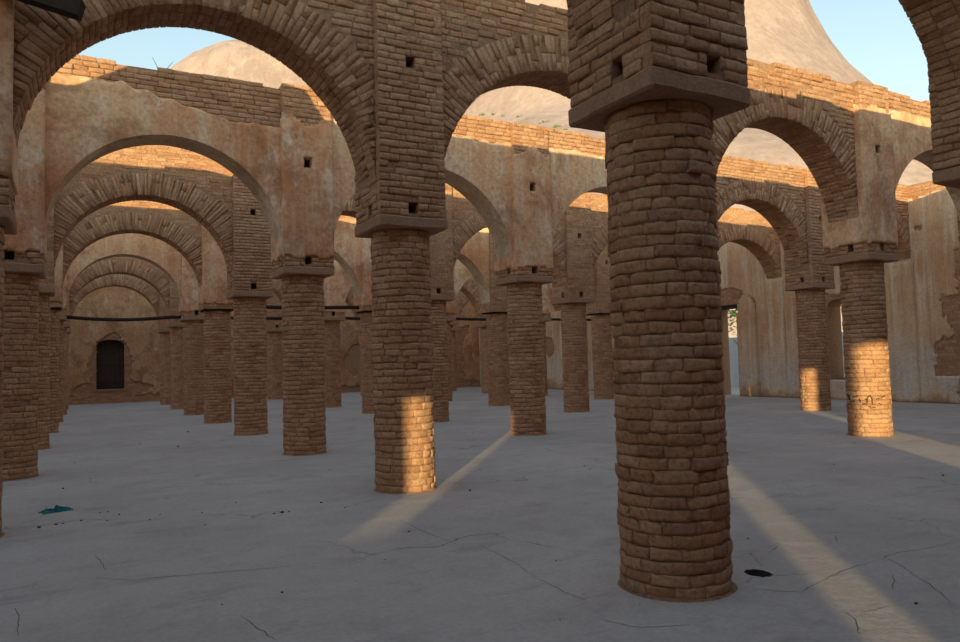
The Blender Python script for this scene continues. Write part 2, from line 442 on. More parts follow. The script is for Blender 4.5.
def make_column(i, j):
    X, Y = colx(i, j), YJ[j]
    H = slab_z(i, j)
    near = (i, j) in SINGLE_COLS
    root = empty('brick_column', (X, Y, 0), f'round brick column, {row_word(i)} row from the window wall, {arc_word(j)} from the end wall', 'column', 'round brick columns', 'thing')
    rg = random.Random(i * 31 + j * 7)
    # mortar core
    n = 40
    V, F = [], []
    zs = np.linspace(0, H, 14)
    for z in zs:
        for q in range(n):
            a = 2 * math.pi * q / n
            rr = R - 0.023 + 0.006 * nz(3 * math.cos(a) + i, 3 * math.sin(a) + j, z * 4)
            V.append((rr * math.cos(a), rr * math.sin(a), z))
    for k in range(len(zs) - 1):
        for q in range(n):
            F.append((k * n + q, k * n + (q + 1) % n, (k + 1) * n + (q + 1) % n, (k + 1) * n + q))
    shaft = link('shaft', mesh('shaft', V, F, M['mortar'], True), root)
    # bricks
    B = Bricks()
    ch = 0.0875 * (1 + 0.04 * (rg.random() - 0.5))
    nc = int(round(H / ch)); ch = H / nc
    cam_a = math.atan2(-Y, -X)
    ph = rg.random() * 6.28
    budget = 300
    for c in range(nc):
        cnt = rg.choice([10, 10, 11, 11, 12])
        w = [0.72 + 0.56 * rg.random() for _ in range(cnt)]
        tot = sum(w); a = rg.random() * 6.28
        hz = ch * ((0.95 if near else 0.92) + 0.04 * rg.random())
        for k in range(cnt):
            da = 2 * math.pi * w[k] / tot
            am = a + da / 2; a += da
            if rg.random() < 0.008: continue
            dr = rg.gauss(0, 0.004)
            zc = (c + 0.5) * ch + 0.006 * math.sin(am + ph + c * 0.35) + rg.gauss(0, 0.002)
            if c == 0: zc = max(zc, hz / 2)
            if c == nc - 1: zc = min(zc, H - hz / 2)
            ro = R + dr
            out = (math.cos(am), math.sin(am), 0)
            tx = (-math.sin(am), math.cos(am), 0)
            ln = R * da - (0.007 if near else 0.010)
            dd = abs((am - cam_a + math.pi) % (2 * math.pi) - math.pi)
            single = near and dd < math.radians(100) and budget > 0
            if single and (i, j) == (-1, 2): single = am % (2 * math.pi) < 0.9 or am % (2 * math.pi) > 5.0
            if single: budget -= 1
            ct, st = tilt(rg.gauss(0, 0.012))
            ex = (tx[0] * ct, tx[1] * ct, st); ez = (-tx[0] * st, -tx[1] * st, ct)
            B.put('curved' if near or j <= 6 else 'curved_far', axes(ex, (-out[0], -out[1], 0), ez, ln / BL, 1, hz / BH), (out[0] * ro, out[1] * ro, zc), single)
    B.emit(shaft)
    # dust fillet at the foot
    V, F = [], []
    n = 36
    for k, (rr0, z) in enumerate(((R + 0.022, 0.0), (R + 0.010, 0.008), (R - 0.004, 0.02), (R - 0.03, 0.03))):
        for q in range(n):
            a = 2 * math.pi * q / n
            e = nz(2.3 * math.cos(a) + 5 * i, 2.3 * math.sin(a) + 3 * j, 1.0)
            V.append(((rr0 + 0.014 * e * (1 - k / 3)) * math.cos(a), (rr0 + 0.014 * e * (1 - k / 3)) * math.sin(a), z * (0.7 + 0.8 * e)))
    for k in range(3):
        for q in range(n):
            F.append((k * n + q, k * n + (q + 1) % n, (k + 1) * n + (q + 1) % n, (k + 1) * n + q))
    link('dust_fillet', mesh('dust_fillet', V, F, M['mortar'], True), root)
    # capital slab
    thin = j == 5
    s = link('capital_slab', rough_slab(HW if not thin else 0.43, SLAB_T if not thin else 0.05, i * 5 + j, amp=0.012 if not thin else 0.02), root)
    s.location = (0, 0, H + (SLAB_T if not thin else 0.05) / 2)
    if thin: s.data.materials[0] = M['wood']
    return root

# ------------------------------------------------------------------ piers
def rect_holes(mb, u0, u1, z0, z1, holes, place, depth):
    """flat face (u,z) with rectangular recesses; place(u, z, d) -> xyz"""
    hs = sorted(holes, key=lambda h: h[2])
    zc = z0
    def q(a, b, c, d, dep=0): mb.quad(place(a, c, dep), place(b, c, dep), place(b, d, dep), place(a, d, dep))
    for (a, b, c, d) in hs:
        if c > zc: q(u0, u1, zc, c)
        q(u0, a, c, d); q(b, u1, c, d)
        q(a, b, c, d, depth)
        mb.quad(place(a, c, 0), place(b, c, 0), place(b, c, depth), place(a, c, depth))
        mb.quad(place(a, d, depth), place(b, d, depth), place(b, d, 0), place(a, d, 0))
        mb.quad(place(a, c, 0), place(a, c, depth), place(a, d, depth), place(a, d, 0))
        mb.quad(place(b, c, depth), place(b, c, 0), place(b, d, 0), place(b, d, depth))
        zc = d
    q(u0, u1, zc, z1)
def split_interval(u0, u1, zc, h, holes):
    """parts of a brick [u0,u1] that stay clear of the holes"""
    parts = [(u0, u1)]
    for (a, b, c, d) in holes:
        if zc + h / 2 > c + 0.01 and zc - h / 2 < d - 0.01:
            new = []
            for (s, e) in parts:
                if e <= a or s >= b: new.append((s, e)); continue
                if a - s > 0.04: new.append((s, a))
                if e - b > 0.04: new.append((b, e))
            parts = new
    return parts
SINGLE_PIERS = {(0, 1), (0, 2), (1, 1), (0, 4)}
PLASTER_PIERS = {(-1, 2), (-1, 3), (0, 3), (1, 3), (2, 2), (0, 5), (1, 5), (-1, 5), (-1, 6), (0, 6), (1, 6), (2, 6), (3, 6)}
def mask_sheet(mask, place, du, dv, u0, v0, thick, jit=0.35, seed=0, amp=0.006):
    """plaster skin: grid cells where mask[v,u] is set, with a rim towards the wall; place(u, v, d)"""
    nv, nu = mask.shape
    idx = -np.ones((nv + 1, nu + 1), int)
    V, F = [], []
    def vid(b_, a):
        if idx[b_, a] < 0:
            idx[b_, a] = len(V)
            inner = 0 < a < nu and 0 < b_ < nv
            ja = jit * du * nz(a * 0.9 + seed, b_ * 0.9, 3.3) * 1.6 if inner else 0
            jb = jit * dv * nz(a * 0.9 + seed, b_ * 0.9, 9.1) * 1.6 if inner else 0
            d = amp * nz((u0 + a * du) * 1.3 + seed, (v0 + b_ * dv) * 1.3, 5.0)
            V.append(place(u0 + a * du + ja, v0 + b_ * dv + jb, d))
            uvd.append((u0 + a * du + ja, v0 + b_ * dv + jb))
        return idx[b_, a]
    uvd = []
    for b_ in range(nv):
        for a in range(nu):
            if mask[b_, a]:
                F.append((vid(b_, a), vid(b_, a + 1), vid(b_ + 1, a + 1), vid(b_ + 1, a)))
    def low(k):
        key = k
        if key not in lowm:
            lowm[key] = len(V); V.append(place(uvd[k][0], uvd[k][1], thick))
        return lowm[key]
    lowm = {}
    pm = np.zeros((nv + 2, nu + 2), bool); pm[1:-1, 1:-1] = mask
    for b_ in range(nv):
        for a in range(nu):
            if not mask[b_, a]: continue
            c = [idx[b_, a], idx[b_, a + 1], idx[b_ + 1, a + 1], idx[b_ + 1, a]]
            for (db, da, p0, p1) in ((-1, 0, 0, 1), (0, 1, 1, 2), (1, 0, 2, 3), (0, -1, 3, 0)):
                if not pm[b_ + 1 + db, a + 1 + da]:
                    F.append((c[p1], c[p0], low(c[p0]), low(c[p1])))
    return np.array(V), np.array(F)

def make_pier(i, j):
    X, Y = colx(i, j), YJ[j]
    zb = slab_z(i, j) + (SLAB_T if j != 5 else 0.05)
    pl = (i, j) in PLASTER_PIERS
    near = (i, j) in SINGLE_PIERS
    rg = random.Random(i * 17 + j * 5)
    zt = 6.86 + 0.08 * (rg.random() - 0.5) + (0.55 if (i, j) == (-1, 2) else 0)
    root = empty('square_pier', (X, Y, zb), f'square {"plastered" if pl else "brick"} pier above a column, {row_word(i)} row from window wall, {arc_word(j)} from end wall', 'pier', 'square piers over the columns', 'thing')
    H = zt - zb
    w = PW - 0.011                                  # core half width
    fx = 0.03 * (rg.random() - 0.5)
    if (i, j) == (0, 1): fx = 0.12
    hole_f = [(fx - 0.065, fx + 0.065, 0.045, 0.19), (fx * .5 - 0.06, fx * .5 + 0.06, 5.35 - zb + (0.13 if j == 2 else 0), 5.50 - zb + (0.13 if j == 2 else 0))]
    hole_l = [(0.04, 0.16, 0.05, 0.19)]
    if j == 5: hole_f, hole_l = hole_f[1:], []
    c = MB()
    rect_holes(c, -w, w, 0, H, hole_f, lambda u, z, d: (u, -w + d, z), 0.32)
    rect_holes(c, -w, w, 0, H, hole_l, lambda u, z, d: (-w + d, -u, z), 0.32)
    c.quad((w, -w, 0), (w, w, 0), (w, w, H), (w, -w, H)); c.quad((w, w, 0), (-w, w, 0), (-w, w, H), (w, w, H))
    c.quad((-w, -w, H), (w, -w, H), (w, w, H), (-w, w, H)); c.quad((-w, -w, 0), (-w, w, 0), (w, w, 0), (w, -w, 0))
    c.build('masonry_core', M['mortar'], root)
    B = Bricks()
    fam = 'flat' if near or j <= 3 else 'flat_far'
    ch = 0.087 if j <= 3 else 0.076
    nc = int(H / ch); ch = H / nc
    zs_arch = CROWN[j] - 1.98 - zb
    jag = [0.10 + 0.05 * rg.random() for _ in range(3)]
    plaster_lo, plaster_hi = 0.17, (6.38 if j != 2 else 6.5) - zb
    budget = 300
    for cidx in range(nc):
        zc = (cidx + 0.5) * ch
        if pl and plaster_lo + 0.12 < zc < plaster_hi - 0.3: continue
        hz = ch * ((0.92 if j <= 3 else 0.90) + 0.05 * rg.random())
        # front face
        faces = [('f', -PW, PW)]
        faces += [('l', -PW, PW - 0.1), ('r', -PW, PW - 0.1)]
        for tag_, u0, u1 in faces:
            # (u for the sides runs from back to front)
            u = u0 - (0.13 if cidx % 2 else 0.0) * 0
            first = True
            while u < u1 - 0.02:
                ln = rg.uniform(0.2, 0.31)
                if first and cidx % 2: ln *= 0.55
                first = False
                e = min(u + ln, u1)
                if u1 - e < 0.09: e = u1
                if cidx == nc - 1 and rg.random() < 0.35:
                    u = e; continue
                for (s, t) in split_interval(u, e, zc, hz, hole_f if tag_ == 'f' else (hole_l if tag_ == 'l' else [])):
                    if t - s < 0.03: continue
                    um = (s + t) / 2
                    if tag_ != 'f' and zc > zs_arch + 0.25 and -0.30 < um < 0.30 and abs(um) + (t - s) / 2 < 0.38:
                        continue
                    sc_ = (t - s - (0.007 if j <= 3 else 0.009)) / BL
                    pr = rg.gauss(0, 0.0055 if j <= 3 else 0.003)
                    zq = zc + rg.gauss(0, 0.002)
                    if cidx == 0: zq = max(zq, hz / 2 + 0.004)
                    ct, st = tilt(rg.gauss(0, 0.010))
                    vis = near and budget > 0 and ((i, j) != (0, 1) or zc < 1.2)
                    if (i, j) == (1, 1): vis = near and tag_ == 'l' and zc < 2.0
                    if (i, j) == (0, 4): vis = near and tag_ == 'f'
                    if tag_ == 'f':
                        A = axes((ct, 0, st), (0, 1, 0), (-st, 0, ct), sc_, 1, hz / BH); t_ = (um, -PW + pr, zq)
                    elif tag_ == 'l':
                        A = axes((0, -ct, st), (1, 0, 0), (0, st, ct), sc_, 1, hz / BH); t_ = (-PW + pr, -um, zq)
                    else:
                        A = axes((0, ct, st), (-1, 0, 0), (0, -st, ct), sc_, 1, hz / BH); t_ = (PW + pr, um, zq)
                        vis = False
                    if tag_ == 'l': pass
                    if vis: budget -= 1
                    B.put(fam, A, t_, vis)
                u = e
    B.emit(root)
    if pl:
        mat = M['plaster']
        du = dv = 0.05
        nu = int(round(2 * (PW + 0.012) / du)); du = 2 * (PW + 0.012) / nu
        nv = int((plaster_hi) / dv)
        for tag_, holes in (('f', hole_f), ('l', hole_l), ('r', [])):
            mask = np.zeros((nv, nu), bool)
            for b_ in range(nv):
                for a in range(nu):
                    u = -PW - 0.012 + (a + 0.5) * du; v = (b_ + 0.5) * dv
                    off = {'f': 0, 'l': 3, 'r': 7}[tag_]
                    lo = plaster_lo + 0.09 * nz(u * 4 + i + off, j * 1.7, 0.3) + 0.04 * nz(u * 15, j, 2)
                    hi = plaster_hi - 0.12 + 0.22 * nz(u * 2.5 + i, j * 2.1 + off, 4.4)
                    if (i, j) == (-1, 2): lo = max(0.3, lo)
                    ok = lo < v < hi
                    for (p0, p1, p2, p3) in holes:
                        if p0 - 0.02 < u < p1 + 0.02 and p2 - 0.02 < v < p3 + 0.02: ok = False
                    mask[b_, a] = ok
            if tag_ == 'f': pf = lambda u, z, d: (u, -PW - 0.018 + d, z)
            elif tag_ == 'l': pf = lambda u, z, d: (-PW - 0.018 + d, -u, z)
            else: pf = lambda u, z, d: (PW + 0.018 - d, u, z)
            V, F = mask_sheet(mask, pf, du, dv, -PW - 0.012, 0, 0.035, seed=i * 3 + j, amp=0.004)
            if len(F): link('plaster_skin', mesh_np('plaster_skin', V, F, mat, True), root)
    return root

# ------------------------------------------------------------------ arches
PLASTER_BAYS = {(-1, 3), (0, 3), (1, 3), (2, 2), (0, 5), (1, 5), (-1, 6), (0, 6), (1, 6), (2, 6), (3, 6)}
SINGLE_BAYS = {(-1, 2), (0, 2), (1, 2), (0, 1)}
def bay_geom(i, j):
    x0 = colx(i, j) + PW - 0.02
    x1 = (colx(i + 1, j) - PW + 0.02) if i < 3 else XW + 0.0
    xv = x1 if i < 3 else x1 + 0.12
    r = (xv - x0) / 2 - (0.02 if i < 3 else 0.01)
    xc = (x0 + xv) / 2
    cr = CROWN[j] + {(1, 2): 0.05, (0, 2): 0.06, (2, 3): 0.1, (3, 4): 0.08, (3, 3): 0.08, (2, 2): 0.03}.get((i, j), 0)
    return x0, x1, xc, r, cr - r
def arch_core(mb, x0, x1, xc, r, zs, th, top, xo, Y0=0, n=48):
    """solid wall with a round opening, local x = world x - xo"""
    ts = [math.pi * k / n for k in range(n + 1)]
    pts = []
    for t in ts:
        x = xc - r * math.cos(t); z = zs + r * math.sin(t)
        if x > x1: continue
        pts.append((max(x, x0), z))
    pts = [(x0, pts[0][1])] + pts + ([(x1, pts[-1][1])] if pts[-1][0] < x1 - 1e-4 else [])
    for k in range(len(pts) - 1):
        (xa, za), (xb, zb) = pts[k], pts[k + 1]
        ta, tb = top(xa), top(xb)
        xa -= xo; xb -= xo
        if xb - xa > 1e-5:
            mb.quad((xa, Y0 - th, za), (xb, Y0 - th, zb), (xb, Y0 - th, tb), (xa, Y0 - th, ta))
            mb.quad((xb, Y0 + th, zb), (xa, Y0 + th, za), (xa, Y0 + th, ta), (xb, Y0 + th, tb))
            mb.quad((xa, Y0 - th, ta), (xb, Y0 - th, tb), (xb, Y0 + th, tb), (xa, Y0 + th, ta))
        mb.quad((xb, Y0 - th, zb), (xa, Y0 - th, za), (xa, Y0 + th, za), (xb, Y0 + th, zb))
def make_bay(i, j):
    x0, x1, xc, r, zs = bay_geom(i, j)
    Y = YJ[j]
    pl = (i, j) in PLASTER_BAYS
    near = (i, j) in SINGLE_BAYS
    rg = random.Random(i * 13 + j * 3 + 1)
    root = empty('masonry_arch', (xc, Y, zs), f'{"plastered" if pl else "brick"} arch, {arc_word(j)} arcade from the end wall, {ORD[4 - i]} bay from the window wall', 'arch', 'round arches of the arcades', 'thing')
    rec = 0.011
    def top(x):
        t_ = TOP - 0.05 + 0.03 * nz(x * 1.1, j * 3.3, 0)
        if (i, j) == (-1, 2): t_ += 0.6 * max(0, min(1, (0.5 - x) * 2.5))
        if (i, j) == (-1, 1): t_ += 0.65
        return t_
    core = MB()
    rc = r + rec
    arch_core(core, x0 + 0.0, x1, xc, rc, zs, TH - rec, top, xc)
    core.v = [(x, y, z - zs) for x, y, z in core.v]
    core.build('masonry_core', M['mortar'], root)
    B = Bricks()
    budget = 290
    Rv = r + 0.54
    # exposed limit of bricks when plastered: only the broken top courses
    def plaster_top(x):
        g = 0.40 + 0.22 * nz(x * 0.7, j * 1.9, 1.0) + 0.07 * nz(x * 5, j, 2)
        if j == 3 and i == -1:
            q = (x - x0) / (x1 - x0)
            g = 0.32 + 0.42 * max(0, min(1, (q - 0.3) * 2.2)) + 0.06 * nz(x * 5, 1, 2)
        if (i, j) == (2, 2): g = 0.34 + 0.05 * nz(x * 4, 1, 2)
        return top(x) - g
    if not pl:
        nvs = int(round(math.pi * r / (0.078 if j <= 3 else 0.070)))
        dth = math.pi / nvs
        for k in range(nvs):
            t = (k + 0.5) * dth
            ca, sa = -math.cos(t), math.sin(t)
            if xc + r * ca > x1 - 0.01: continue
            lim = 1e9
            if ca > 0.02: lim = (x1 - xc) / ca
            elif ca < -0.02: lim = (x0 - xc) / ca
            rad = (ca, 0, sa); tan = (sa, 0, -ca)
            # front: one long or two short bricks
            cut = [[(r, r + 0.27), (r + 0.275, r + 0.53)], [(r, r + 0.15), (r + 0.155, r + 0.53)], [(r, r + 0.36), (r + 0.365, r + 0.53)]][rg.choice([0, 0, 1, 2])]
            if j >= 4: cut = [(r, r + 0.50)] if rg.random() < 0.8 else [(r, r + 0.3), (r + 0.305, r + 0.5)]
            if rg.random() < 0.12: cut[-1] = (cut[-1][0], cut[-1][1] + 0.08)
            for q, (ra, rb) in enumerate(cut):
                rb = min(rb, lim)
                if rb - ra < 0.045: continue
                rm = (ra + rb) / 2
                th_ = dth * rm - 0.007
                pr = rg.gauss(0, 0.0055)
                ct, st = tilt(rg.gauss(0, 0.012))
                A = axes(rad, (0, 1, 0), tan, (rb - ra - 0.006) / 0.26, 1, min(th_, 0.13) / 0.084)
                vis = near and budget > 0
                if (i, j) == (0, 1): vis = near and t > 1.9
                if vis: budget -= 1
                B.put('vous', A, (rm * ca, -TH + 0.11 + pr, rm * sa), vis)
            # soffit, two more bricks deep
            for y in (0.005, 0.22):
                rb = min(r + 0.12, lim)
                if rb - r < 0.03: continue
                A = axes(rad, (0, 1, 0), tan, (rb - r) / 0.26, 0.97, (dth * r - 0.008) / 0.084)
                B.put('vous', A, ((r + rb) / 2 * ca + rg.gauss(0, 0.003) * ca, y, (r + rb) / 2 * sa), False)
    # level courses of the spandrels
    ch = 0.087 if j <= 3 else 0.076
    zt = TOP
    nc = int((zt - zs - 0.05) / ch)
    fam = 'flat' if j <= 3 else 'flat_far'
    for cidx in range(nc):
        zc = zt - zs - (cidx + 0.5) * ch
        hz = ch * ((0.92 if j <= 3 else 0.90) + 0.05 * rg.random())
        wz = max(0, zc)
        hole = math.sqrt(max(0, (Rv + 0.03) ** 2 - (zc) ** 2)) if zc < Rv + 0.03 else 0
        spans = [(x0 - xc, -hole), (hole, x1 - xc)] if hole > 0 else [(x0 - xc, x1 - xc)]
        for (a, b_) in spans:
            a = max(a, x0 - xc); b_ = min(b_, x1 - xc)
            if b_ - a < 0.06: continue
            u = a
            first = True
            while u < b_ - 0.03:
                ln = rg.uniform(0.19, 0.3) * (0.55 if first and cidx % 2 else 1)
                first = False
                e = min(u + ln, b_)
                if b_ - e < 0.07: e = b_
                um = (u + e) / 2
                skip = cidx == 0 and nz(um * 0.8, j * 2.0, i) > 0.12 + 0.1 * rg.random()
                if pl and zc + zs < plaster_top(um + xc) - 0.12: skip = True
                if not skip:
                    ct, st = tilt(rg.gauss(0, 0.011))
                    vis = near and budget > 0 and (i, j) != (0, 1)
                    if vis: budget -= 1
                    B.put(fam, axes((ct, 0, st), (0, 1, 0), (-st, 0, ct), (e - u - (0.007 if j <= 3 else 0.009)) / BL, 1, hz / BH),
                          (um, -TH + rg.gauss(0, 0.0055 if j <= 3 else 0.003) + (0.004 if not pl else -0.006), zc + rg.gauss(0, 0.002)), vis)
                u = e
    B.emit(root)
    if pl:
        # plaster skin on the face: vertical strips between the intrados and the broken upper edge
        n = 96
        V, F = [], []
        nz_ = 14
        cols = []
        for k in range(n + 1):
            t = math.pi * k / n
            x = xc - r * math.cos(t)
            if x > x1: break
            cols.append((x, zs + r * math.sin(t)))
        cols = [(x0, cols[0][1])] + cols + ([(x1, cols[-1][1])] if x1 - cols[-1][0] > 1e-3 else [])
        extra = []
        for (x, zl) in cols:
            zh = max(plaster_top(x), zl + 0.1)
            for q in range(nz_ + 1):
                z = zl + (zh - zl) * q / nz_
                V.append((x - xc, -TH - 0.022 + 0.006 * nz(x * 1.3, z * 1.3, j), z - zs))
        m_ = nz_ + 1
        for k in range(len(cols) - 1):
            for q in range(nz_):
                F.append((k * m_ + q, (k + 1) * m_ + q, (k + 1) * m_ + q + 1, k * m_ + q + 1))
        # broken upper edge thickness
        n0 = len(V)
        for k in range(len(cols)):
            v = V[k * m_ + nz_]; V.append((v[0], v[1] + 0.04, v[2]))
        for k in range(len(cols) - 1):
            F.append((k * m_ + nz_, (k + 1) * m_ + nz_, n0 + k + 1, n0 + k))
        link('plaster_skin', mesh_np('plaster_skin', V, F, M['plaster'], True), root)
        # smooth plastered soffit
        V, F = [], []
        ys = np.linspace(-TH - 0.022, TH + 0.01, 6)
        for (x, z) in cols[1:] if i < 3 else cols[1:-1]:
            for y in ys:
                e = 0.006 * nz(x * 2, y * 2, z * 2)
                V.append((x - xc, y, z - zs + e))
        m_ = len(ys); nn_ = len(V) // m_
        for k in range(nn_ - 1):
            for q in range(m_ - 1):
                F.append((k * m_ + q, k * m_ + q + 1, (k + 1) * m_ + q + 1, (k + 1) * m_ + q))
        link('plaster_soffit', mesh_np('plaster_soffit', V, F, M['plaster_pale'], True), root)  # lit look of the soffit is put into this paler plaster colour
    return root

# ------------------------------------------------------------------ the setting: floor, walls, ground, rocks
def structure(o, label):
    return tag(o, label, 'structure', kind='structure')
HOLE = (4.52, 3.96)
fl = MB()
# floor slab in strips around the small broken hole
hx0, hx1, hy0, hy1 = HOLE[0] - 0.3, HOLE[0] + 0.3, HOLE[1] - 0.3, HOLE[1] + 0.3
X0, X1, Y0, Y1 = XL - 0.8, XW + 0.8, YB - 0.8, YE + 0.8
for (a, b_, c_, d_) in ((X0, X1, Y0, hy0), (X0, X1, hy1, Y1), (X0, hx0, hy0, hy1), (hx1, X1, hy0, hy1)):
    fl.quad((a, c_, 0), (b_, c_, 0), (b_, d_, 0), (a, d_, 0))
ring = []
nq = 32
sq, irr, low = [], [], []
for q in range(nq):
    a = 2 * math.pi * (q + 0.5) / nq
    ca, sa = math.cos(a), math.sin(a)
    k_ = 0.3 / max(abs(ca), abs(sa))
    sq.append((HOLE[0] + k_ * ca, HOLE[1] + k_ * sa, 0))
    rr = 0.085 * (1 + 0.28 * nz(ca * 2.2, sa * 2.2, 4))
    irr.append((HOLE[0] + rr * 1.05 * ca, HOLE[1] + rr * 1.25 * sa, 0))
    low.append((HOLE[0] + rr * 0.9 * ca, HOLE[1] + rr * 1.1 * sa, -0.14))
for q in range(nq):
    q2 = (q + 1) % nq
    fl.quad(irr[q], irr[q2], sq[q2], sq[q]) if False else fl.quad(sq[q], sq[q2], irr[q2], irr[q])
# corners of the square
for (cx, cy) in ((hx0, hy0), (hx1, hy0), (hx1, hy1), (hx0, hy1)):
    near_ = sorted(sq, key=lambda p: (p[0] - cx) ** 2 + (p[1] - cy) ** 2)[:2]
    fl.add([(cx, cy, 0), near_[0], near_[1]], [(0, 1, 2)])
floor = structure(fl.build('floor', M['floor']), 'grey dusty screed floor with fine cracks')
hb = MB()
for q in range(nq):
    q2 = (q + 1) % nq
    hb.quad(irr[q], irr[q2], low[q2], low[q])
hb.add(low, [tuple(range(nq))])
hb.build('broken_hole', M['dark'], floor)  # shade inside the hole is put into this dark colour
fl_bottom = MB(); fl_bottom.box(X0, X1, Y0, Y1, -0.5, -0.15)
fl_bottom.build('floor_bed', M['mortar'], floor)

# cracks in the screed, world positions
def crack(pts, w=0.006):
    V, F = [], []
    P = [Vector((x, y, 0.0015)) for x, y in pts]
    Q = []
    for k in range(len(P) - 1):
        for q in range(6):
            t = q / 6
            p = P[k].lerp(P[k + 1], t)
            p += Vector((0.018 * nz(p.x * 12, p.y * 12, 1), 0.018 * nz(p.x * 12, p.y * 12, 5), 0))
            Q.append(p)
    Q.append(P[-1])
    for k, p in enumerate(Q):
        d = (Q[min(k + 1, len(Q) - 1)] - Q[max(k - 1, 0)]).normalized()
        s = Vector((-d.y, d.x, 0)) * w * (0.4 + 0.6 * math.sin(math.pi * (k + 0.3) / (len(Q)))) * (0.7 + 0.6 * random.random())
        V += [p + s, p - s]
    for k in range(len(Q) - 1):
        F.append((2 * k, 2 * k + 1, 2 * k + 3, 2 * k + 2))
    link('crack', mesh('crack', V, F, M['dark']), floor)
CRACKS = []
def G(x, y):
    """photo pixel -> point of the floor"""
    d = FWD * 737.62 + RGT * (x - 480) + UPV * (321 - y)
    t = -CAM.z / d.z
    p = CAM + d * t
    return (p.x, p.y)
FLOOR_CRACKS = [
    [(960, 541), (930, 548), (900, 552), (884, 557), (878, 560)], [(884, 557), (900, 565), (915, 576)], [(915, 576), (935, 588), (950, 602)],
    [(820, 582), (838, 573), (857, 566), (872, 562)], [(800, 593), (812, 586), (820, 582)], [(752, 588), (775, 591), (800, 592)],
    [(750, 552), (757, 561), (764, 566)], [(846, 612), (856, 622), (860, 634)], [(860, 612), (875, 610), (890, 606)],
    [(480, 545), (500, 555), (520, 566), (535, 577)], [(535, 577), (560, 590), (585, 600)], [(400, 520), (425, 532), (458, 545)],
    [(240, 615), (258, 628), (275, 640)], [(90, 578), (130, 580), (190, 575), (250, 570), (320, 563)], [(95, 555), (100, 562), (106, 570)],
    [(15, 608), (20, 620), (18, 636)], [(55, 477), (100, 475), (150, 470), (235, 465)], [(10, 527), (30, 522), (45, 515), (46, 505)],
    [(815, 532), (850, 533), (865, 533)], [(835, 535), (838, 543)], [(780, 545), (768, 553)], [(893, 575), (894, 590)], [(600, 620), (640, 628), (690, 625)]]
for c_ in FLOOR_CRACKS:
    crack([G(*q) for q in c_], 0.003)

# plain arcades behind and beside the camera (same masonry, out of the picture): they shade the hall
def plain_arcade(name, j, xs, solid_end=None):
    mb = MB()
    Y = YJ[j]
    cr = CROWN[j]
    for k, x in enumerate(xs):
        n = 20
        ring0 = [(x + R * math.cos(6.2832 * q / n), Y + R * math.sin(6.2832 * q / n)) for q in range(n)]
        for q in range(n):
            a, b_ = ring0[q], ring0[(q + 1) % n]
            mb.quad((*a, 0), (*b_, 0), (*b_, 3.4), (*a, 3.4))
        mb.box(x - HW, x + HW, Y - HW, Y + HW, 3.38, 3.52)
        mb.box(x - PW, x + PW, Y - PW, Y + PW, 3.52, 6.85)
    return mb
def plain_bays(mb, j, pairs):
    Y = YJ[j]
    for (xa, xb) in pairs:
        x0, x1 = xa + PW - 0.02, xb - PW + 0.02
        r = (x1 - x0) / 2
        arch_core(mb, x0, x1, (x0 + x1) / 2, r, CROWN[j] - r, TH, lambda x: TOP - 0.02 + 0.03 * nz(x, j, 3) + (0.6 * max(0, min(1, (x + 3.3) / 1.0)) if j == 2 else 0), 0, Y)
M['brick_plain'] = M['mortar']
LX = [XI[-1] - 4.8 * k for k in (1, 2)]        # columns further along each arcade
for j in range(0, 9):
    xs = sorted(LX)
    pairs = [(XL - PW, xs[0]), (xs[0], xs[1]), (xs[1], colx(-1, j))]
    if j == 0:
        xs = xs + [XI[k] for k in range(-1, 4)]
        pairs += [(XI[k], XI[k + 1]) for k in range(-1, 3)] + [(XI[3], XW + PW)]
    if j == 1:
        xs = xs + [XI[-1], XI[2], XI[3]]
        pairs += [(XI[2], XI[3]), (XI[3], XW + PW)]
    mb = plain_arcade('x', j, xs)
    plain_bays(mb, j, pairs)
    structure(mb.build(f'wall_arcade_{j + 1}', M['mortar']), f'plain stretch of the {ORD[9 - j] if j else "ninth"} arcade from the end wall, beyond the nave')

# outer walls: behind the camera with three doorways that let the low sun in, and the opposite side wall
sdir = (math.sin(SUN_AZ), math.cos(SUN_AZ))
def n_to_x(n_, y): return (n_ + sdir[0] * y) / sdir[1]
def wall_y(name, y0, y1, x0, x1, h, ops, mat):
    mb = MB()
    ops = sorted(ops)
    u = x0
    for (a, b_, zlo, zhi) in ops:
        mb.box(u, a, y0, y1, 0, h)
        if zlo > 0: mb.box(a, b_, y0, y1, 0, zlo)
        mb.box(a, b_, y0, y1, zhi, h)
        u = b_
    mb.box(u, x1, y0, y1, 0, h)
    return mb.build(name, mat)
TB = 0.6
def door_for(n0, n1): return (n_to_x(n0, YB - TB), n_to_x(n1, YB))
dA = door_for(4.78, 5.80); dB = door_for(1.41, 1.79); dC = door_for(-2.50, -2.08)
structure(wall_y('wall_back', YB - TB, YB, XL - TB, XW + TB, 6.8, [(*dA, 0, 4.2), (*dB, 0, 4.2), (*dC, 2.12, 3.6)], M['plaster']), 'plastered wall with three openings behind the nave')
mb = MB(); mb.box(XL - TB, XL, YB, YE + TB, 0, 6.8)
structure(mb.build('wall_opposite', M['plaster']), 'plastered side wall facing the window wall')

mb = MB(); mb.box(XL - TB, XW + TB, YB - TB, YJ[0] + TH, 6.86, 7.06)  # added roof out of view, darkens the foreground and the nearest column
structure(mb.build('shading_roof', M['plaster']), 'added flat roof behind the nave, out of view, shading the foreground')

